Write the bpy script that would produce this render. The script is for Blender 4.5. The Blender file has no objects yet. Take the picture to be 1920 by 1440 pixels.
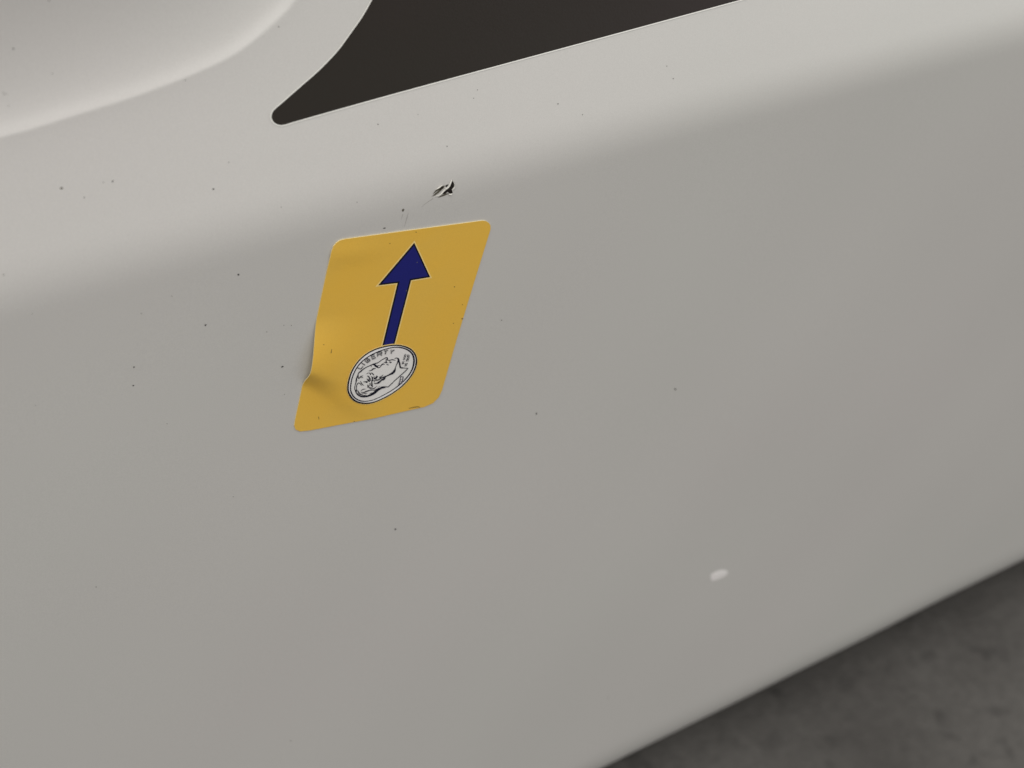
import bpy, bmesh, math, random
import numpy as np
from mathutils import Vector, Matrix
from mathutils.bvhtree import BVHTree
from mathutils.geometry import delaunay_2d_cdt
random.seed(7)

# ------------------------------------------------------------------ camera, light, exposure
scene = bpy.context.scene
F = 2786.0                        # focal length in photo pixels (1920 wide): a 52 mm equivalent phone lens
FLOOR_DROP = 0.33                 # the panel's sticker hangs this far above the concrete floor
# world axes as seen by the camera: X along the panel, Y into it, Z up
Lc = Vector((5180, 1760, -2786)).normalized()
nc = Vector((.43, -.64, .63)); nc = (nc - nc.dot(Lc) * Lc).normalized()
Zc = nc.cross(Lc).normalized()
if Zc.y < 0: Zc = -Zc
Yc = Zc.cross(Lc).normalized()
R = Matrix((Lc, Yc, Zc))          # camera space -> world space
CAM_DIST = 0.357
def pix_dir(px, py):
    return (R @ Vector(((px - 960) / F, -(py - 720) / F, -1.0)))
cam_loc = Vector((0, 0, FLOOR_DROP)) - pix_dir(735, 610) * CAM_DIST
cd = bpy.data.cameras.new("camera"); cam = bpy.data.objects.new("camera", cd)
scene.collection.objects.link(cam); scene.camera = cam
M4 = R.to_4x4(); M4.translation = cam_loc; cam.matrix_world = M4
cd.sensor_width = 36; cd.lens = F / 1920 * 36
cd.clip_start = 0.01; cd.clip_end = 60
cd.dof.use_dof = True; cd.dof.focus_distance = 0.352; cd.dof.aperture_fstop = 17.0

world = bpy.data.worlds.new("World"); scene.world = world; world.use_nodes = True
bg = world.node_tree.nodes["Background"]
bg.inputs[0].default_value = (1.0, 0.984, 0.955, 1); bg.inputs[1].default_value = 0.585

def area(name, loc, target, sx, sy, power, col):
    ld = bpy.data.lights.new(name, 'AREA'); ld.shape = 'RECTANGLE'; ld.size = sx; ld.size_y = sy
    ld.energy = power; ld.color = col
    lo = bpy.data.objects.new(name, ld); scene.collection.objects.link(lo)
    lo.location = loc; lo.rotation_euler = (Vector(target) - Vector(loc)).to_track_quat('-Z', 'Y').to_euler()
    return lo
area("ceiling_lamp", (-0.7, -0.9, 2.6), (0.0, -0.2, 0.2), 2.6, 1.8, 50, (1.0, 0.98, 0.95))
area("cool_side_fill", (3.0, -2.6, 1.3), (0.1, 0, 0.35), 1.6, 1.4, 8, (0.86, 0.95, 1.0))  # added weak cool fill from the right for tonal variation; source unseen

scene.view_settings.view_transform = 'Standard'; scene.view_settings.look = 'None'
scene.view_settings.exposure = 0; scene.view_settings.gamma = 1
scene.render.engine = 'CYCLES'

# ------------------------------------------------------------------ helpers
def new_mat(name): 
    m = bpy.data.materials.new(name); m.use_nodes = True
    return m, m.node_tree, m.node_tree.nodes["Principled BSDF"]
def tag(o, label=None, cat=None, kind=None):
    if label: o['label'] = label
    if cat: o['category'] = cat
    if kind: o['kind'] = kind
    return o
def mesh_obj(name, verts, faces, mat, parent=None, smooth=False, mats=None, idx=None):
    me = bpy.data.meshes.new(name); me.from_pydata([tuple(v) for v in verts], [], faces)
    me.materials.append(mat)
    for m in (mats or []): me.materials.append(m)
    if idx: me.polygons.foreach_set('material_index', idx)
    if smooth: me.polygons.foreach_set('use_smooth', [True] * len(me.polygons))
    me.update()
    o = bpy.data.objects.new(name, me); scene.collection.objects.link(o)
    if parent: 
        o.parent = parent; o.matrix_parent_inverse = parent.matrix_basis.inverted()
    return o
def empty(name, loc):
    o = bpy.data.objects.new(name, None); o.location = loc; o.empty_display_size = .02
    scene.collection.objects.link(o); return o
def mottled(name, base, amp, scale, rough, spec=.5, grain=0.0, bump=0.0, bscale=900, tint=None, coat=0.0):
    """Principled material whose colour drifts softly (amp) between two tints, with fine grain."""
    m, nt, b = new_mat(name); N = nt.nodes; Lk = nt.links
    tc = N.new('ShaderNodeTexCoord')
    n1 = N.new('ShaderNodeTexNoise'); n1.inputs['Scale'].default_value = scale; n1.inputs['Detail'].default_value = 4
    Lk.new(tc.outputs['Object'], n1.inputs['Vector'])
    r = N.new('ShaderNodeMapRange'); r.inputs[1].default_value = .3; r.inputs[2].default_value = .7
    Lk.new(n1.outputs[0], r.inputs[0])
    mx = N.new('ShaderNodeMix'); mx.data_type = 'RGBA'
    tn = tint or (1 + amp, 1 - amp, 1 + amp * .2)
    mx.inputs[6].default_value = tuple(c * t for c, t in zip(base, tn)) + (1,)
    mx.inputs[7].default_value = tuple(c * (2 - t) for c, t in zip(base, tn)) + (1,)
    Lk.new(r.outputs[0], mx.inputs[0]); col = mx.outputs[2]
    if grain:
        n2 = N.new('ShaderNodeTexNoise'); n2.inputs['Scale'].default_value = 4200; n2.inputs['Detail'].default_value = 2
        Lk.new(tc.outputs['Object'], n2.inputs['Vector'])
        r2 = N.new('ShaderNodeMapRange'); r2.inputs[1].default_value = .25; r2.inputs[2].default_value = .75
        r2.inputs[3].default_value = 1 - grain; r2.inputs[4].default_value = 1 + grain
        Lk.new(n2.outputs[0], r2.inputs[0])
        mu = N.new('ShaderNodeVectorMath'); mu.operation = 'SCALE'
        Lk.new(col, mu.inputs[0]); Lk.new(r2.outputs[0], mu.inputs['Scale']); col = mu.outputs[0]
    Lk.new(col, b.inputs['Base Color'])
    b.inputs['Roughness'].default_value = rough; b.inputs['Specular IOR Level'].default_value = spec
    b.inputs['Coat Weight'].default_value = coat; b.inputs['Coat Roughness'].default_value = .25
    if bump:
        n3 = N.new('ShaderNodeTexNoise'); n3.inputs['Scale'].default_value = bscale; n3.inputs['Detail'].default_value = 3
        Lk.new(tc.outputs['Object'], n3.inputs['Vector'])
        bp = N.new('ShaderNodeBump'); bp.inputs['Strength'].default_value = bump; bp.inputs['Distance'].default_value = .0002
        Lk.new(n3.outputs[0], bp.inputs['Height']); Lk.new(bp.outputs[0], b.inputs['Normal'])
    return m

mat_panel = mottled("white_gelcoat", (.606, .590, .565), .006, 7, .40, .5, grain=.05, bump=.12, bscale=700)
mat_black = mottled("black_vinyl", (.0160, .0095, .0060), .12, 9, .36, .36, grain=.08, bump=.10, bscale=1800)
mat_edge_halo  = mottled("vinyl_edge_and_halo", (.86, .85, .80), .0, 10, .5)  # decal sheet sides, and the painted sharpening halo around the decal
mat_yel   = mottled("yellow_print", (.87, .525, .078), .0, 60, .45, .4, grain=.035, bump=.15, bscale=1200, tint=(1.02, 1.0, .9))
mat_pale  = mottled("pale_vinyl_edge", (.92, .78, .42), .0, 10, .5)
mat_halo  = mottled("painted_yellow_halo", (.97, .72, .27), .0, 10, .5)  # colour of the painted sharpening halos around arrow and coin
mat_navy  = mottled("navy_ink", (.014, .017, .175), .03, 60, .42, .3, grain=.10)
mat_ink   = mottled("black_ink", (.007, .007, .02), .0, 60, .5, .2)
mat_silv  = mottled("silver_print", (.86, .84, .82), .01, 80, .45, .3, grain=.03)
mat_white = mottled("white_print", (.95, .93, .93), .0, 60, .5, .3)
mat_grey  = mottled("grey_ink", (.13, .12, .15), .0, 60, .5, .3)
mat_dirt  = mottled("dirt", (.025, .022, .018), .0, 60, .8, .2)
mat_dust = mottled("dust", (.17, .16, .145), .0, 60, .8, .2)
mat_tan   = mottled("dried_mud", (.11, .10, .075), .0, 60, .8, .2)
mat_faint = mottled("faint_scuff", (.44, .42, .395), .0, 60, .7, .2)
mat_fibre = mottled("exposed_core", (.010, .007, .005), .0, 900, .7, .3, bump=.8)
mat_brown = mottled("scraped_core", (.105, .095, .07), .0, 1400, .7, .3, bump=.8)
mat_lip   = mottled("torn_white_plastic", (.72, .70, .65), .0, 60, .5, .3)
mat_mark = mottled("white_mark", (.90, .865, .85), .01, 300, .5)

# ------------------------------------------------------------------ the panel: a swept profile with a scooped recess
def hit_plane(px, py, p0, n):
    d = pix_dir(px, py); t = (p0 - cam_loc).dot(n) / d.dot(n)
    return cam_loc + d * t
P0 = Vector((0, 0, FLOOR_DROP)); NY = Vector((0, -1, 0))
z_crease = hit_plane(830, 338, P0, NY).z
z_bottom = hit_plane(1500, 1257, P0, NY).z
BETA = math.radians(22); WC = .017           # tilt of the upper face, arc length of the soft crease
RB = .040                                     # radius of the curl under the bottom edge
zb0 = z_bottom + RB * .35                     # where the curl starts
# theta(s): s=0 at zb0; s rises up the panel
S_crease = z_crease - zb0
def smooth(t): 
    t = np.clip(t, 0, 1); return t * t * (3 - 2 * t)
S_TOP = S_crease + .36
def theta(s):
    th = BETA * smooth((s - S_crease + WC / 2) / WC)
    th = th + (math.pi / 2 - BETA) * smooth((s - S_TOP) / .09)
    LB = RB * math.pi / 2
    th = th - math.pi / 2 * smooth(-(s - 0.004) / (LB * 1.25))
    return th
def grid_axis(breaks):
    out = []
    for a, b, h in breaks:
        n = max(1, int(round((b - a) / h))); out += list(a + (b - a) * np.arange(n) / n)
    out.append(breaks[-1][1]); return np.array(out)
s_ax = grid_axis([(-.45, -.08, .03), (-.08, .014, .0016), (.014, S_crease - .02, .005), (S_crease - .02, S_crease + .02, .0009),
                  (S_crease + .02, S_crease + .17, .0004), (S_crease + .17, S_TOP, .005), (S_TOP, S_TOP + .12, .006), (S_TOP + .12, S_TOP + .5, .05)])
x_ax = grid_axis([(-.75, -.22, .02), (-.22, .07, .0007), (.07, .45, .005), (.45, 1.3, .02)])
sd = np.arange(s_ax[0], s_ax[-1] + 1e-4, 1e-4); th = theta(sd)
yy = np.cumsum(np.sin(th)) * 1e-4; zz = np.cumsum(np.cos(th)) * 1e-4
i0 = np.argmin(abs(sd - .05)); yy -= yy[i0]; zz += (zb0 + .05) - zz[i0]
Y = np.interp(s_ax, sd, yy); Z = np.interp(s_ax, sd, zz); TH = theta(s_ax)
# upper plane for placing the recess edge
sm = S_crease + .1
pu = Vector((0, float(np.interp(sm, sd, yy)), float(np.interp(sm, sd, zz)))); nu = Vector((0, -math.cos(BETA), math.sin(BETA)))
tu = Vector((0, math.sin(BETA), math.cos(BETA)))
edge_px = [(-700, 420), (-400, 345), (-200, 302), (-60, 271), (0, 257), (70, 238), (146, 214), (242, 184), (300, 163), (347, 145), (423, 111), (472, 79), (512, 45),
           (537, 21), (554, -1), (585, -55), (610, -120), (628, -200), (640, -300)]
def catmull(pts, step):
    pts = [np.array(p, float) for p in pts]
    if len(pts) == 2: 
        n = max(1, int(np.linalg.norm(pts[1] - pts[0]) / step)); return [pts[0] + (pts[1] - pts[0]) * i / n for i in range(n + 1)]
    P = [2 * pts[0] - pts[1]] + pts + [2 * pts[-1] - pts[-2]]; out = []
    for i in range(1, len(P) - 2):
        n = max(1, int(np.ceil(np.linalg.norm(P[i + 1] - P[i]) / step)))
        for k in range(n):
            t = k / n
            out.append(.5 * (2 * P[i] + (P[i + 1] - P[i - 1]) * t + (2 * P[i - 1] - 5 * P[i] + 4 * P[i + 1] - P[i + 2]) * t * t + (3 * P[i] - P[i - 1] - 3 * P[i + 1] + P[i + 2]) * t ** 3))
    out.append(P[-2]); return out
ec = []
for p in catmull(edge_px, 12):
    h = hit_plane(p[0], p[1], pu, nu); ec.append((h.x, sm + (h - pu).dot(tu)))
ec = np.array(ec)
XX, SS = np.meshgrid(x_ax, s_ax, indexing='ij')
best = np.full(XX.shape, 1e9); sign = np.zeros(XX.shape)
for a, b in zip(ec[:-1], ec[1:]):
    d = b - a; L2 = d @ d
    t = np.clip(((XX - a[0]) * d[0] + (SS - a[1]) * d[1]) / L2, 0, 1)
    ex = XX - a[0] - t * d[0]; es = SS - a[1] - t * d[1]; q = np.hypot(ex, es)
    c = d[0] * (SS - a[1]) - d[1] * (XX - a[0])
    m = q < best - 1e-9; best[m] = q[m]; sign[m] = np.sign(c[m])
Q = best * sign                                  # > 0 inside the recess (upper left)
Qp = np.clip(Q, 0, .11)
A0, L0 = .62, .0026
Hs = -A0 * L0 * (1 - np.exp(-Qp / L0)) - .10 * .02 * (1 - np.exp(-Qp / .02)) + .5 * 14.5 * Qp ** 2
# soft shoulder just outside the edge
Qn = np.clip(-Q, 0, .05)
Hs = np.where(Q > 0, Hs, -.00022 * (1 - np.exp(-Qn / .003)))
fade = smooth((S_TOP - SS) / .12) * smooth((SS - S_crease - .012) / .02)
Hs = Hs * fade
# slow waviness of moulded plastic
Hs = Hs + .00022 * np.sin(XX * 31 + SS * 9 + 1.3) * np.sin(SS * 38 + XX * 6 + .4) + .00006 * np.sin(XX * 73 - SS * 51)
VX = XX; VY = Y[None, :] - Hs * np.cos(TH)[None, :]; VZ = Z[None, :] + Hs * np.sin(TH)[None, :]
nx, ns = XX.shape
verts = np.stack([VX, VY, VZ], -1).reshape(-1, 3)
I = np.arange(nx * ns).reshape(nx, ns)
faces = np.stack([I[:-1, :-1], I[1:, :-1], I[1:, 1:], I[:-1, 1:]], -1).reshape(-1, 4)

panel = empty("white_panel", (0, .1, float(VZ.min())))
tag(panel, "white moulded plastic body panel with a dark decal, hanging above the concrete floor", "panel")
def np_mesh(name, verts, faces, mat, parent):
    me = bpy.data.meshes.new(name)
    me.vertices.add(len(verts)); me.vertices.foreach_set('co', verts.astype(np.float32).ravel())
    me.loops.add(faces.size); me.loops.foreach_set('vertex_index', faces.ravel().astype(np.int32))
    me.polygons.add(len(faces)); me.polygons.foreach_set('loop_start', np.arange(0, faces.size, 4, dtype=np.int32))
    me.polygons.foreach_set('use_smooth', [True] * len(faces))
    me.update(calc_edges=True); me.materials.append(mat)
    o = bpy.data.objects.new(name, me); scene.collection.objects.link(o)
    o.parent = parent; o.matrix_parent_inverse = parent.matrix_basis.inverted()
    return o
shell = np_mesh("shell", verts, faces, mat_panel, panel)
bvh_shell = BVHTree.FromPolygons([Vector(v) for v in verts.tolist()], faces.tolist())

def make_proj(bvh):
    def proj(px, py, off=0.0):
        d = pix_dir(px, py).normalized()
        h, n, i, dist = bvh.ray_cast(cam_loc, d)
        if h is None: return None
        if n.dot(d) > 0: n = -n
        return h + n * off
    return proj
on_shell = make_proj(bvh_shell)

def fill(outline, proj, off, pitch=6.0):
    """Triangulated patch with inner points; returns verts, faces, indices of the rim in order."""
    pts = [tuple(map(float, p)) for p in outline]; n = len(pts)
    xs = [p[0] for p in pts]; ys = [p[1] for p in pts]; inner = []
    def inside(x, y):
        c = False; j = n - 1
        for i in range(n):
            if (pts[i][1] > y) != (pts[j][1] > y) and x < (pts[j][0] - pts[i][0]) * (y - pts[i][1]) / (pts[j][1] - pts[i][1]) + pts[i][0]: c = not c
            j = i
        return c
    arr = np.array(pts)
    y = min(ys) + pitch / 2
    while y < max(ys):
        x = min(xs) + pitch / 2
        while x < max(xs):
            if inside(x, y) and np.min(np.hypot(arr[:, 0] - x, arr[:, 1] - y)) > pitch * .45: inner.append((x, y))
            x += pitch
        y += pitch
    vo, eo, fo, *_ = delaunay_2d_cdt([Vector(p) for p in pts + inner], [], [list(range(n))], 1, 1e-5)
    V = [proj(v.x, v.y, off) for v in vo]
    return V, [list(f) for f in fo], [tuple(v) for v in vo]
def resample(pts, step, closed=True):
    q = list(pts) + ([pts[0]] if closed else [])
    out = []
    for a, b in zip(q[:-1], q[1:]):
        a = np.array(a, float); b = np.array(b, float); n = max(1, int(np.linalg.norm(b - a) / step))
        out += [tuple(a + (b - a) * i / n) for i in range(n)]
    if not closed: out.append(tuple(q[-1]))
    return out
class Strokes:
    """Ribbons of varying width laid on a surface, in one mesh; every ribbon a hair above the last."""
    def __init__(s, proj, off, step=.8, fat=1.0): s.fat = fat; s.V, s.F, s.proj, s.off, s.step, s.k = [], [], proj, off, step, 0
    def line(s, pts, w, closed=False, curved=True, scale=1.0, org=(0, 0)):
        p = [(org[0] + x / scale, org[1] + y / scale) for x, y in pts]
        ws = [q * s.fat for q in (w if isinstance(w, (list, tuple)) else [w] * len(p))]
        if closed: p = p + [p[0]]; ws = list(ws) + [ws[0]]
        p3 = [(x, y, ww / scale) for (x, y), ww in zip(p, ws)]
        if curved and len(p3) > 2:
            if closed:
                ext = [p3[-2]] + p3 + [p3[1]]
                c = catmull(ext, s.step); 
                full = [np.array(v) for v in c]
                # keep the part between the true start and end
                i0 = min(range(len(full)), key=lambda i: (np.hypot(*(full[i][:2] - np.array(p3[0][:2]))) + (i > len(full) / 2) * 1e3))
                i1 = min(range(len(full)), key=lambda i: (np.hypot(*(full[i][:2] - np.array(p3[0][:2]))) + (i < len(full) / 2) * 1e3))
                c = full[i0:i1 + 1]
            else: c = catmull(p3, s.step)
        else: c = [np.array(v) for v in resample([q for q in p3], s.step, False)]
        s.k += 1; off = s.off + s.k * 1.5e-6; base = len(s.V)
        for i, q in enumerate(c):
            a = c[max(0, i - 1)][:2]; b = c[min(len(c) - 1, i + 1)][:2]
            if closed and i in (0, len(c) - 1): a, b = c[-2][:2], c[1][:2]
            t = b - a; t = t / (np.linalg.norm(t) + 1e-9); n = np.array((-t[1], t[0])) * q[2] / 2
            s.V.append(s.proj(q[0] + n[0], q[1] + n[1], off)); s.V.append(s.proj(q[0] - n[0], q[1] - n[1], off))
            if i: k = base + 2 * i; s.F.append((k - 2, k - 1, k + 1, k))
    def poly(s, pts, scale=1.0, org=(0, 0), pitch=3):
        p = [(org[0] + x / scale, org[1] + y / scale) for x, y in pts]
        s.k += 1; v, f, _ = fill(p, s.proj, s.off + s.k * 1.5e-6, pitch)
        b = len(s.V); s.V += v; s.F += [[i + b for i in q] for q in f]
    def build(s, name, mat, parent): return mesh_obj(name, s.V, s.F, mat, parent)
def child(o, parent):
    return o
def sheet(name, outline, proj, off, thick, mat, side, parent, pitch=6):
    """A thin sheet with real thickness: top face, rim."""
    V, Fc, P2 = fill(outline, proj, off + thick, pitch)
    n = len(V); W = [proj(x, y, off) for x, y in P2[:len(outline)]]
    m = len(outline); V += [v.copy() for v in V[:m]] + W; idx = [0] * len(Fc)
    for i in range(m):
        j = (i + 1) % m; Fc.append([n + i, n + j, n + m + j, n + m + i]); idx.append(1)
    return mesh_obj(name, V, Fc, mat, parent, mats=[side], idx=idx)

# ------------------------------------------------------------------ black decal on the upper face
dec = [(1900, -138), (1390, 0), (1200, 51.5), (1000, 105.6), (760, 170.6), (640, 204), (552, 229), (534, 234.4), (522, 234.9), (512, 229.5), (507.4, 220), (509.5, 210),
       (515, 203), (525, 194.5), (561, 163), (588, 139.5), (606.4, 122), (633.4, 93), (660.5, 56), (678.6, 30), (695.7, 0), (715, -38), (732, -80), (745, -130), (750, -170), (1895, -170)]
body_curve = catmull(dec[:-2] , 6)
dec_s = [tuple(p) for p in body_curve] + [(750, -170), (1895, -170)]
dec_s = resample(dec_s, 14)
decal = sheet("dark_decal", dec_s, on_shell, .00005, .00008, mat_black, mat_edge_halo, panel, 16)
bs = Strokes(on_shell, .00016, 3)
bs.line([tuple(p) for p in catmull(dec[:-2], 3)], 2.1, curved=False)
rim = bs.build("decal_halo", mat_edge_halo, decal)
# pale camera-sharpening halo, painted as a ribbon around the black
for v in rim.data.vertices: pass

# ------------------------------------------------------------------ gouge above the sticker
G = dict(scale=9.6, org=(700, 310))
g = Strokes(on_shell, .00010, 1)
g.poly([(1432, 280), (1453, 340), (1438, 412), (1410, 432), (1424, 497), (1378, 510), (1352, 488), (1338, 472), (1290, 510), (1242, 508), (1258, 466), (1322, 420), (1344, 395), (1360, 340), (1392, 310)], **G, pitch=1.5)
g.poly([(1262, 368), (1252, 400), (1212, 432), (1180, 448), (1196, 415), (1225, 385)], **G, pitch=1.5)
g.poly([(1348, 338), (1322, 385), (1298, 378), (1285, 368), (1312, 350)], **G, pitch=1.5)
gouge = g.build("gouge", mat_fibre, panel); gouge['label'] = "small dark torn gouge in the white plastic above the sticker"
g2 = Strokes(on_shell, .00007, 1)
for p, w in [([(1285, 365), (1215, 400), (1135, 450), (1070, 515)], [14, 34, 26, 3]), ([(1272, 390), (1205, 440), (1130, 500), (1048, 560)], [16, 26, 22, 2]),
             ([(1230, 432), (1160, 492), (1085, 550)], [10, 20, 3]), ([(1205, 385), (1150, 425), (1100, 475)], [6, 14, 2])]:
    g2.line(p, w, **G)
g2.line([(1355, 505), (1270, 530), (1160, 580)], [6, 30, 4], **G)
g2.line([(1262, 375), (1215, 420), (1170, 450)], [12, 34, 10], **G)
g2.build("scrape", mat_brown, gouge)
# torn lips: small raised ridges
def ridge(pts, ws, hs, name, parent):
    V, Fc = [], []
    p = catmull([(700 + x / 9.6, 310 + y / 9.6, w / 9.6, h) for (x, y), w, h in zip(pts, ws, hs)], .6)
    for i, q in enumerate(p):
        a = p[max(0, i - 1)][:2]; b = p[min(len(p) - 1, i + 1)][:2]; t = b - a; t = t / (np.linalg.norm(t) + 1e-9)
        n = np.array((-t[1], t[0])) * q[2] / 2
        for f, hh in ((-1, .05), (-.5, .8), (0, 1), (.5, .7), (1, .05)):
            V.append(on_shell(q[0] + n[0] * f, q[1] + n[1] * f, .00011 + hh * q[3]))
        if i:
            k = 5 * i
            for j in range(4): Fc.append((k - 5 + j, k - 4 + j, k + j + 1, k + j))
    return mesh_obj(name, V, Fc, mat_lip, parent, smooth=True)
ridge([(1408, 250), (1380, 320), (1345, 385), (1270, 450), (1190, 525), (1080, 562)], [10, 26, 18, 30, 14, 4], [.0001, .0003, .0003, .0002, .0002, .00002], "torn_lip", gouge)
ridge([(1420, 255), (1450, 320), (1455, 380), (1425, 425), (1412, 445)], [10, 14, 16, 14, 8], [.0001, .0003, .0003, .0002, .0001], "torn_lip", gouge)
ridge([(1345, 515), (1385, 520), (1418, 505)], [14, 26, 10], [.0001, .0003, .0001], "torn_lip", gouge)
ridge([(1240, 350), (1170, 395), (1110, 440)], [10, 14, 6], [.0001, .0003, .00003], "torn_lip", gouge)
ridge([(1280, 392), (1290, 420), (1318, 402)], [10, 18, 8], [.0001, .0004, .0001], "torn_lip", gouge)

# ------------------------------------------------------------------ specks of dirt, faint marks
sp = Strokes(on_shell, .00006, 1)
sp2 = Strokes(on_shell, .00005, 1)
def speck(x, y, rx, ry=None, ang=0, S=sp):
    ry = ry or rx; rx *= .93; ry *= .93; a = math.radians(ang); n = 7; pts = []
    for i in range(n):
        t = 2 * math.pi * i / n; r = 1 + random.uniform(-.22, .22)
        u, v = math.cos(t) * rx * r, math.sin(t) * ry * r
        pts.append((x + u * math.cos(a) - v * math.sin(a), y + u * math.sin(a) + v * math.cos(a)))
    S.poly(pts, pitch=50)
for a in [(25, 91, 2.0, 1.5, 0), (92, 1, 1.5), (9, 176, 1.4, 1, 30), (6, 174, 1), (13, 176, .9), (16, 199, 1), (211, 340, 2.2, 1.3, -50), (194, 342, 1.1), (158, 370, 1.3), (400, 354.5, 1.7),
          (447, 514.5, 2, 1.7, 0), (385, 609.5, 2.3, 1.6, -30), (251, 688, 1.6), (249.5, 722.5, 1.7, 1.3, 0), (529, 687.5, 2.8, 1.4, -25), (838, 274.5, 1.3), (708.5, 233, 1.2), (669, 379, 1.2, .9, 0),
          (720.5, 427.5, 3.2, 1.2, -15), (1046, 194.5, 1.4), (888, 184, 1), (895, 168.5, 1), (1250, 124, 1), (1262, 147.5, 1.1), (1092, 215, 1), (783.5, 214.5, .9), (1266, 729.5, 1.8, 1.5, 20), (1005.5, 775.5, 1.6),
          (741, 992, 1.8, 1.5, 0), (265, 587.5, .9), (322, 555, .9), (60, 588, .8), (546, 610, .9), (532, 609.5, .8), (533, 739, .8), (500, 622, 1.4, .6, 10), (437, 931, .9), (347, 150, 1.1), (98, 138, 1.6, .7, -20),
          (522, 50, 1.2), (429, 304.5, 1), (527, 388, 1), (7, 515, 1.3), (313, 794, .8), (545, 1388, 1), (66, 760, .8), (1140, 1308, 1), (180, 1100, 1), (940, 600, 1)]:
    big = a[2] >= 1.5; k = a if big or len(a) > 3 else (a[0], a[1], a[2] * 1.05)
    speck(*k, S=sp if big else sp2)
specks = sp.build("dirt_specks", mat_dirt, panel); specks['kind'] = 'stuff'
specks2 = sp2.build('dust_specks', mat_dust, panel); specks2['kind'] = 'stuff'
tn = Strokes(on_shell, .00004, 1)
for a in [(115, 353, 3, 2.5, 0), (755.5, 394, 3.2, 2.2, -70)]: speck(*a, S=tn)
tan = tn.build("mud_spots", mat_tan, panel); tan['kind'] = 'stuff'
fn = Strokes(on_shell, .00003, 2)
fn.line([(758, 425), (763, 408), (766, 398)], [.4, 1.3, .3]); fn.line([(752, 412), (755, 402)], [.3, 1.2])
fn.line([(812, 372), (800, 380), (790, 388)], [1.5, 1, .3])
fn.build("scuff_mark", mat_faint, panel)
# small soft white mark low on the panel
V, Fc = [], []
cx, cy, n = 1347, 1078, 22
rows = 5
for r in range(rows):
    f = 1 - r / (rows - 1) * .999
    for i in range(n):
        t = 2 * math.pi * i / n; u = math.cos(t) * 17 * f * (1 + .12 * math.sin(3 * t + 1)); v = math.sin(t) * 9 * f * (1 + .15 * math.cos(2 * t))
        a = math.radians(-22); V.append(on_shell(cx + u * math.cos(a) - v * math.sin(a), cy + u * math.sin(a) + v * math.cos(a), .00002 + .00012 * (1 - f * f)))
for r in range(rows - 1):
    for i in range(n):
        j = (i + 1) % n; Fc.append((r * n + i, r * n + j, (r + 1) * n + j, (r + 1) * n + i))
spl = mesh_obj("pale_mark", V, Fc, mat_mark, panel, smooth=True)

# ------------------------------------------------------------------ the sticker
edge = [(618.5, 477), (620.5, 469), (624, 460.5), (629.5, 454), (637, 449.3), (646, 447), (893, 414.2), (904, 412.8), (911, 414), (916, 417.3), (918.8, 422), (919, 429), (886.6, 533.6), (856, 634), (828, 731), (822, 744), (811, 755), (795, 762),
        (703, 782.6), (581, 806), (562, 808), (553.5, 804.5), (551, 797), (553, 785)]
def line_to_curve(e):
    out = resample(e, 5); return out
sk = empty("arrow_sticker", on_shell(735, 800))
tag(sk, "yellow sticker with a navy arrow above a coin drawing, wrinkled at its left edge", "sticker")
def lift(px, py):
    """height of the wrinkle (m) over the panel: a bubble along the left edge that ends in a sharp fold"""
    xe = 619 - .207 * (py - 476)                # left edge
    e = max(0.0, px - xe)
    yend = 724 + .52 * e; ytop = 590 - .1 * e; ypk = 684 + .40 * e
    if py <= ytop or py >= yend: f = 0.0
    elif py < ypk: t = (py - ytop) / (ypk - ytop); f = t * t * (3 - 2 * t)
    else: t = (yend - py) / (yend - ypk); f = t * t * (3 - 2 * t)
    a = .0023 * math.exp(-(e / 72.0) ** 1.6)
    g2 = .00034 * math.exp(-((py - (716 + .42 * e)) / 19) ** 2) * math.exp(-((e - 80) / 50) ** 2)
    top = .00022 * math.exp(-((py - 475 + .12 * (px - 640)) / 20) ** 2) * math.exp(-((px - 650) / 60) ** 2)
    return a * f + g2 + top
def on_lifted(px, py, off=0.0):
    return on_shell(px, py, off + lift(px, py))
el = line_to_curve(edge)
TH_S = .00018
V, Fc, P2 = fill(el, on_lifted, .00004 + TH_S, 5)
nv = len(V); m = len(el); idx = [0] * len(Fc)
top_faces = [list(f) for f in Fc]
low = [on_lifted(x, y, .00004) for x, y in P2]
V2 = V + low + [v.copy() for v in V[:m]] + [v.copy() for v in low[:m]]
for i in range(m):
    j = (i + 1) % m; Fc.append([2 * nv + i, 2 * nv + j, 2 * nv + m + j, 2 * nv + m + i]); idx.append(1)
for f in top_faces: Fc.append([nv + k for k in reversed(f)]); idx.append(1)
vs = mesh_obj("vinyl_sheet", V2, Fc, mat_yel, sk, mats=[mat_pale], idx=idx)
vs.data.polygons.foreach_set('use_smooth', [i < len(top_faces) for i in range(len(Fc))])
bvh_st = BVHTree.FromPolygons(V, top_faces)
_st = make_proj(bvh_st)
def on_st(px, py, off=0.0):
    return _st(px, py, off) or on_lifted(px, py, off + .00022)

# arrow
A = dict(scale=6.543, org=(690, 440))
arrow_pts = [(567, 98), (762, 520), (528, 558), (322, 1352), (300, 1400), (165, 1400), (172, 1375), (362, 592), (124, 620)]
def off_poly(pts, d):
    a = np.array(pts, float); n = len(a); out = []
    area2 = sum(a[i][0] * a[(i + 1) % n][1] - a[(i + 1) % n][0] * a[i][1] for i in range(n)); sg = 1 if area2 > 0 else -1
    for i in range(n):
        e1 = a[i] - a[i - 1]; e2 = a[(i + 1) % n] - a[i]
        n1 = np.array((e1[1], -e1[0])) / np.linalg.norm(e1) * sg; n2 = np.array((e2[1], -e2[0])) / np.linalg.norm(e2) * sg
        b = n1 + n2; k = 2 / max(.5, b @ b); out.append(tuple(a[i] + b * k * d * 1.0))
    return out
def flat(name, pts, off, mat, parent, pitch=6):
    v, f, _ = fill(resample(pts, 4), on_st, off, pitch); return mesh_obj(name, v, f, mat, parent)
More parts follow.
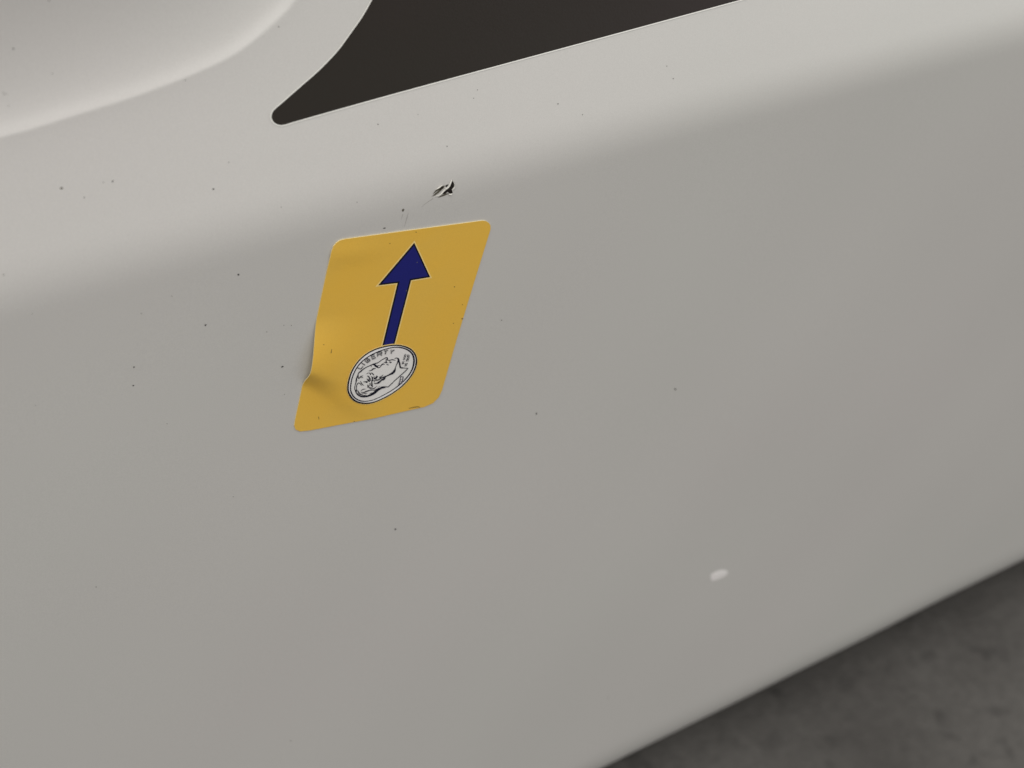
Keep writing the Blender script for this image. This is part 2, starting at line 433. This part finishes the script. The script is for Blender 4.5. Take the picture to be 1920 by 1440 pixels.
def Apx(pts): return [(A['org'][0] + x / A['scale'], A['org'][1] + y / A['scale']) for x, y in pts]
arrow = flat("arrow", off_poly(Apx(arrow_pts), -2.9), .00007, mat_navy, sk); arrow['label'] = "navy blue arrow pointing up"
flat("arrow_outline", Apx(arrow_pts), .00005, mat_ink, arrow)
flat("arrow_halo", off_poly(Apx(arrow_pts), 2.3), .00003, mat_halo, arrow)  # bright camera-sharpening halo put in as a pale layer under the arrow

# coin
Zs = dict(scale=10.288, org=(630, 630))
outer = [(225, 985), (232, 900), (255, 805), (290, 700), (345, 595), (412, 500), (500, 408), (610, 325), (740, 258), (880, 212), (1010, 184), (1130, 172), (1240, 180), (1350, 208), (1440, 255),
         (1505, 325), (1540, 410), (1545, 500), (1525, 600), (1475, 710), (1400, 820), (1300, 930), (1180, 1030), (1050, 1118), (920, 1188), (800, 1242), (690, 1278), (580, 1292), (470, 1283), (380, 1252), (308, 1198), (252, 1115), (228, 1045)]
inner = [(275, 990), (282, 910), (302, 815), (337, 717), (392, 610), (460, 522), (560, 432), (680, 355), (820, 291), (960, 243), (1090, 214), (1200, 211), (1310, 233), (1400, 275), (1465, 340),
         (1495, 420), (1497, 510), (1470, 620), (1410, 730), (1320, 840), (1210, 940), (1080, 1036), (950, 1112), (830, 1175), (720, 1222), (610, 1248), (510, 1250), (420, 1225), (350, 1178), (300, 1108), (278, 1045)]
def Zpx(pts): return [(630 + x / 10.288, 630 + y / 10.288) for x, y in pts]
co = [tuple(p) for p in catmull(Zpx(outer) + [Zpx(outer)[0]], 2)][:-1]
ci = [tuple(p) for p in catmull(Zpx(inner) + [Zpx(inner)[0]], 2)][:-1]
coin = flat("coin_print", ci, .00014, mat_silv, sk, 5); coin['label'] = "silver coin drawing with a head in profile and the word LIBERTY"
flat("coin_halo", off_poly(co, 2.6), .00009, mat_halo, coin)  # sharpening halo around the coin, painted as a pale layer
flat("coin_border", off_poly(co, .2), .00011, mat_white, coin)
ol = Strokes(on_st, .00016, 1, 1.25)
ol.line(outer, [24, 24, 22, 20, 19, 18, 17, 17, 17, 17, 17, 18, 19, 21, 22, 23, 24, 24, 22, 21, 19, 18, 16, 16, 16, 17, 19, 22, 24, 26, 27, 27, 25], closed=True, **Zs)
ol.line(inner, [17, 17, 17, 16, 16, 15, 14, 14, 14, 14, 14, 17, 20, 23, 26, 28, 28, 24, 20, 18, 16, 13, 12, 12, 12, 13, 15, 18, 20, 20, 18], closed=True, **Zs)
ol.build("coin_ring_lines", mat_ink, coin)
# head in profile
H = Strokes(on_st, .00020, .7, 1.4)
D = dict(scale=24.0, org=(690, 655)); B = dict(scale=20.575, org=(655, 680)); C = dict(scale=19.2, org=(735, 650))
hl = H.line
# left contour: brow up to the mouth, nose, lips, chin
hl([(225, 1080), (195, 1000), (195, 920), (215, 830), (245, 730), (255, 640), (275, 560), (310, 480), (335, 400), (370, 355), (420, 325), (520, 240), (640, 160), (760, 105), (860, 60), (930, 35)], [24, 20, 20, 18, 30, 34, 26, 22, 22, 30, 32, 24, 22, 22, 26, 34], **B)
hl([(200, 660), (330, 610), (440, 575), (600, 460), (760, 370), (820, 352), (860, 380), (850, 450), (900, 468), (960, 470), (1060, 445), (1130, 455), (1230, 475)], [44, 30, 22, 22, 24, 30, 34, 30, 22, 26, 26, 26, 10], **D)
hl([(250, 650), (330, 720), (400, 770), (460, 815)], [50, 70, 50, 26], **D); hl([(400, 770), (430, 715), (560, 695)], [24, 22, 8], **D)
hl([(460, 820), (540, 765), (600, 680), (660, 640), (740, 660)], [20, 20, 30, 40, 8], **D)
hl([(800, 400), (800, 480), (810, 560)], [14, 26, 30], **D); hl([(700, 555), (780, 575), (900, 595)], [16, 30, 10], **D)
hl([(960, 480), (975, 540), (940, 570)], [16, 22, 8], **D); hl([(940, 560), (1000, 578), (1060, 545)], [8, 28, 8], **D); hl([(805, 655), (870, 668), (930, 678)], [10, 22, 6], **D)
hl([(130, 710), (135, 780)], [18, 8], **D)
hl([(1175, 395), (1240, 370), (1310, 378), (1350, 420), (1365, 500), (1400, 590), (1420, 700), (1450, 790), (1560, 815), (1680, 825), (1790, 822)], [8, 22, 34, 52, 62, 48, 46, 50, 26, 22, 18], **D)
hl([(1790, 822), (1700, 920), (1560, 1055), (1400, 1190), (1250, 1330), (1130, 1440)], [18, 26, 24, 24, 24, 24], curved=False, **D)
hl([(1125, 1440), (1040, 1530), (940, 1620), (880, 1665), (790, 1660), (690, 1665), (560, 1700)], [24, 24, 26, 24, 26, 34, 60], **D)
hl([(1340, 500), (1300, 600), (1245, 720), (1215, 830), (1170, 950), (1080, 1050), (960, 1110), (840, 1170), (740, 1205)], [44, 26, 22, 26, 70, 66, 46, 34, 40], **D)
# crown and back of the head
hl([(1380, 940), (1260, 955), (1140, 990), (1040, 1060), (940, 1150), (800, 1230), (660, 1275), (520, 1290), (420, 1280), (320, 1220), (245, 1130), (215, 1040)], [22, 34, 64, 70, 66, 52, 46, 42, 36, 34, 30, 26], **B)
hl([(270, 1090), (255, 1000), (265, 880), (300, 790), (350, 760), (400, 790), (450, 860)], [26, 18, 22, 20, 18, 20, 12], **B)
hl([(400, 690), (450, 760), (490, 830), (550, 855)], [12, 22, 20, 10], **B)
hl([(520, 722), (600, 715), (650, 722), (690, 730)], [10, 26, 48, 30], **B)
hl([(320, 440), (320, 520), (345, 595), (400, 540), (450, 500), (520, 485)], [34, 28, 22, 26, 20, 10], **B); hl([(430, 530), (470, 555), (520, 552)], [16, 16, 8], **B); hl([(300, 680), (318, 672)], [10, 14], **B)
hl([(730, 305), (850, 265), (900, 220), (1000, 200)], [8, 26, 34, 14], **B)
hl([(650, 415), (700, 380), (760, 378), (800, 400), (800, 460)], [8, 14, 16, 22, 16], **B); hl([(830, 375), (870, 390), (910, 440), (940, 462)], [22, 24, 26, 10], **B)
hl([(680, 490), (740, 530), (760, 590), (730, 660), (710, 700)], [24, 30, 22, 34, 12], **B); hl([(655, 590), (690, 640), (740, 690), (770, 700), (800, 620), (800, 570)], [14, 24, 22, 18, 20, 12], **B)
hl([(820, 520), (870, 540), (880, 620), (905, 690)], [14, 26, 30, 26], **B); hl([(860, 640), (850, 720), (860, 800), (875, 880), (900, 915)], [22, 26, 26, 24, 12], **B)
hl([(810, 770), (820, 840), (870, 900)], [12, 20, 18], **B); hl([(770, 760), (765, 880)], [8, 14], **B)
hl([(940, 500), (940, 580), (990, 590), (1030, 540), (1060, 490)], [14, 30, 40, 46, 50], **B)
hl([(690, 830), (695, 950)], [14, 16], **B); hl([(700, 830), (740, 920), (780, 950), (870, 935)], [16, 20, 22, 12], **B); hl([(760, 990), (860, 985), (960, 960), (1020, 900)], [10, 20, 20, 6], **B)
hl([(1290, 440), (1230, 500), (1150, 545), (1250, 555)], [8, 18, 24, 8], **B); hl([(1000, 650), (1100, 640), (1180, 590), (1260, 560), (1380, 500)], [30, 30, 22, 18, 30], **B)
hl([(1380, 520), (1310, 610), (1220, 660), (1120, 740), (1040, 775), (930, 785)], [30, 52, 30, 50, 28, 18], **B); hl([(960, 740), (960, 660), (1040, 640)], [10, 18, 20], **B)
hl([(1270, 500), (1290, 530), (1240, 545)], [8, 12, 8], **B); hl([(1180, 600), (1230, 620), (1300, 600)], [8, 14, 10], **B)
for q in [[(420, 1080), (470, 1030), (540, 1000), (620, 995)], [(430, 1110), (560, 1120), (680, 1080), (760, 1060)], [(560, 1110), (680, 1060), (820, 1040), (960, 1030), (1040, 980)],
          [(420, 1140), (560, 1160), (680, 1165)], [(410, 1190), (490, 1195)], [(290, 1060), (340, 1120), (400, 1180), (500, 1200)], [(300, 1130), (390, 1210), (540, 1240), (640, 1220)],
          [(1020, 900), (1050, 870)], [(1080, 920), (1100, 905)], [(1140, 900), (1165, 880)], [(900, 1130), (1000, 1060), (1060, 1000)], [(760, 1180), (860, 1130)], [(280, 1010), (330, 1090), (380, 1140)]]:
    hl(q, [6] + [17] * (len(q) - 2) + [6] if len(q) > 2 else [10, 12], **B)
H.build("portrait_lines", mat_ink, coin)
# lettering: outlined capitals (dark stroke with a light core)
Ls = dict(scale=24.0, org=(640, 640))
T = dict(scale=24.0, org=(690, 655))
strokes = [([(705, 1165), (860, 1225), (960, 1100)], Ls), ([(885, 945), (1045, 1050)], Ls),
           ([(1040, 845), (1150, 935), (1270, 845), (1245, 780), (1180, 765), (1165, 740), (1040, 845)], Ls), ([(1150, 770), (1160, 860), (1215, 820)], Ls),
           ([(1470, 570), (1325, 615), (1390, 780), (1530, 700)], Ls), ([(1360, 695), (1490, 640)], Ls),
           ([(415, 295), (400, 125), (590, 85), (610, 160), (420, 205)], T), ([(510, 190), (610, 250)], T),
           ([(700, 50), (890, 5)], T), ([(800, 30), (755, 195)], T), ([(1020, -15), (1040, 80), (1170, -5)], T), ([(1045, 75), (1020, 170)], T)]
Lt = Strokes(on_st, .00027, .5); Lc2 = Strokes(on_st, .00032, .7)
for p, k in strokes: Lt.line(p, 46, curved=False, **k)
for p, k in strokes: Lc2.line(p, 9, curved=False, **k)
lt = Lt.build("lettering", mat_ink, coin); lt['label'] = "LIBERTY in outlined capitals along the coin's rim"
Lc2.build("letter_cores", mat_silv, coin)
# motto words, real glyphs mapped on to the coin
Vt, Ft = [], []
def word(txt, o, u, v):
    """o: foot of the first letter; u: to the foot of the last; v: cap height, in the close-up's pixels"""
    cu = bpy.data.curves.new("t", 'FONT'); cu.body = txt; ob = bpy.data.objects.new("t", cu); scene.collection.objects.link(ob)
    cu.resolution_u = 2; cu.offset = .03
    bpy.context.view_layer.update(); me = bpy.data.meshes.new_from_object(ob)
    xs = [p.co.x for p in me.vertices]; ys = [p.co.y for p in me.vertices]; x0, x1, y0, y1 = min(xs), max(xs), min(ys), max(ys)
    b = len(Vt)
    for p in me.vertices:
        a = (p.co.x - x0) / (x1 - x0); c = (p.co.y - y0) / (y1 - y0)
        Vt.append(on_st(735 + (o[0] + u[0] * a + v[0] * c) / 19.2, 650 + (o[1] + u[1] * a + v[1] * c) / 19.2, .00027))
    Ft.extend([[i + b for i in f.vertices] for f in me.polygons])
    bpy.data.objects.remove(ob); bpy.data.meshes.remove(me); bpy.data.curves.remove(cu)
word("GOD", (448, 462), (62, -215), (-78, 0)); word("IN", (410, 600), (22, -92), (-80, 10))
word("TRUST", (578, 520), (58, -262), (-94, -4)); word("WE", (522, 682), (30, -120), (-98, 14))
mo = mesh_obj("motto_lettering", Vt, Ft, mat_ink, coin); mo['label'] = "IN GOD WE TRUST in tiny capitals"
dt = Strokes(on_st, .00027, .7)
for p, w in [([(300, 1045), (285, 1130), (258, 1250), (245, 1300), (200, 1335)], [34, 30, 30, 34, 26]), ([(390, 1060), (365, 1180), (345, 1260), (325, 1320)], [34, 30, 34, 24]), ([(290, 1050), (400, 1060)], [26, 26]),
             ([(275, 1150), (365, 1170)], [12, 12]), ([(262, 1225), (350, 1240)], [12, 12]), ([(240, 1290), (320, 1310)], [22, 26])]:
    dt.line(p, w, curved=False, **C)
dt.build("date_lettering", mat_grey, coin)
# dirt on the sticker
ss = Strokes(on_st, .00004, 1)
for a in [(780, 435, 1.1), (731, 456.5, 1.1), (852, 537.5, 1.3), (866.5, 597.5, 1.6), (867, 571, 1), (607, 646, 1), (850, 606, 1.1), (664, 790, 1)]: speck(*a, S=ss)
ss.line([(622, 654), (620.5, 662)], [.6, 1.6]); ss.line([(598, 786), (597, 781)], [1, 1]); ss.line([(766, 765.5), (782, 762.5), (788, 764)], [.8, 1.6, .6])
sd_ = ss.build("sticker_dirt", mottled("ochre_dirt", (.24, .15, .045), .0, 60, .7, .2), sk); sd_['kind'] = 'stuff'
wt = Strokes(on_st, .0001, 1); speck(782, 491.5, 1.2, S=wt); speck(761.5, 544.5, 1, 1.8, 20, S=wt)
wt.build("ink_flecks", mat_grey, arrow)

# ------------------------------------------------------------------ concrete floor
m, nt, b = new_mat("concrete"); N = nt.nodes; Lk = nt.links
tc = N.new('ShaderNodeTexCoord')
def noise(scale, detail, rough=.55):
    q = N.new('ShaderNodeTexNoise'); q.inputs['Scale'].default_value = scale; q.inputs['Detail'].default_value = detail; q.inputs['Roughness'].default_value = rough
    Lk.new(tc.outputs['Object'], q.inputs['Vector']); return q
def ramp(src, pts):
    r = N.new('ShaderNodeValToRGB'); Lk.new(src, r.inputs[0]); e = r.color_ramp.elements
    while len(e) < len(pts): e.new(.5)
    for x, (p, c) in zip(e, pts): x.position = p; x.color = tuple(c) + (1,)
    return r.outputs[0]
def mul(a, b_):
    q = N.new('ShaderNodeMix'); q.data_type = 'RGBA'; q.blend_type = 'MULTIPLY'; q.inputs[0].default_value = 1
    Lk.new(a, q.inputs[6]); Lk.new(b_, q.inputs[7]); return q.outputs[2]
base = ramp(noise(9, 6).outputs[0], [(.35, (.072, .067, .062)), (.65, (.104, .098, .091))])
spots = ramp(noise(48, 2, .5).outputs[0], [(.30, (.66, .66, .66)), (.42, (1, 1, 1))])
fine = ramp(noise(170, 4).outputs[0], [(.3, (.86, .86, .86)), (.7, (1.1, 1.1, 1.1))])
Lk.new(mul(mul(base, spots), fine), b.inputs['Base Color']); b.inputs['Roughness'].default_value = .85
bp = N.new('ShaderNodeBump'); bp.inputs['Distance'].default_value = .002; bp.inputs['Strength'].default_value = .5
Lk.new(noise(120, 6).outputs[0], bp.inputs['Height']); Lk.new(bp.outputs[0], b.inputs['Normal'])
fl = mesh_obj("floor", [(-8, -8, 0), (8, -8, 0), (8, 8, 0), (-8, 8, 0)], [(0, 1, 2, 3)], m); fl['kind'] = 'structure'; fl['label'] = "grey stained concrete floor"

# orient the outside of every thin mesh towards the room
for q in [(30,30),(550,200),(735,610),(1000,300),(1500,200),(1890,60),(1890,900),(1500,1200),(1350,1080),(200,1300)]: print(q, round((on_shell(*q)-cam_loc).dot(-(R.col[2])),4))
print("panel z", z_crease, z_bottom, "cam", tuple(cam_loc), "verts", len(verts))
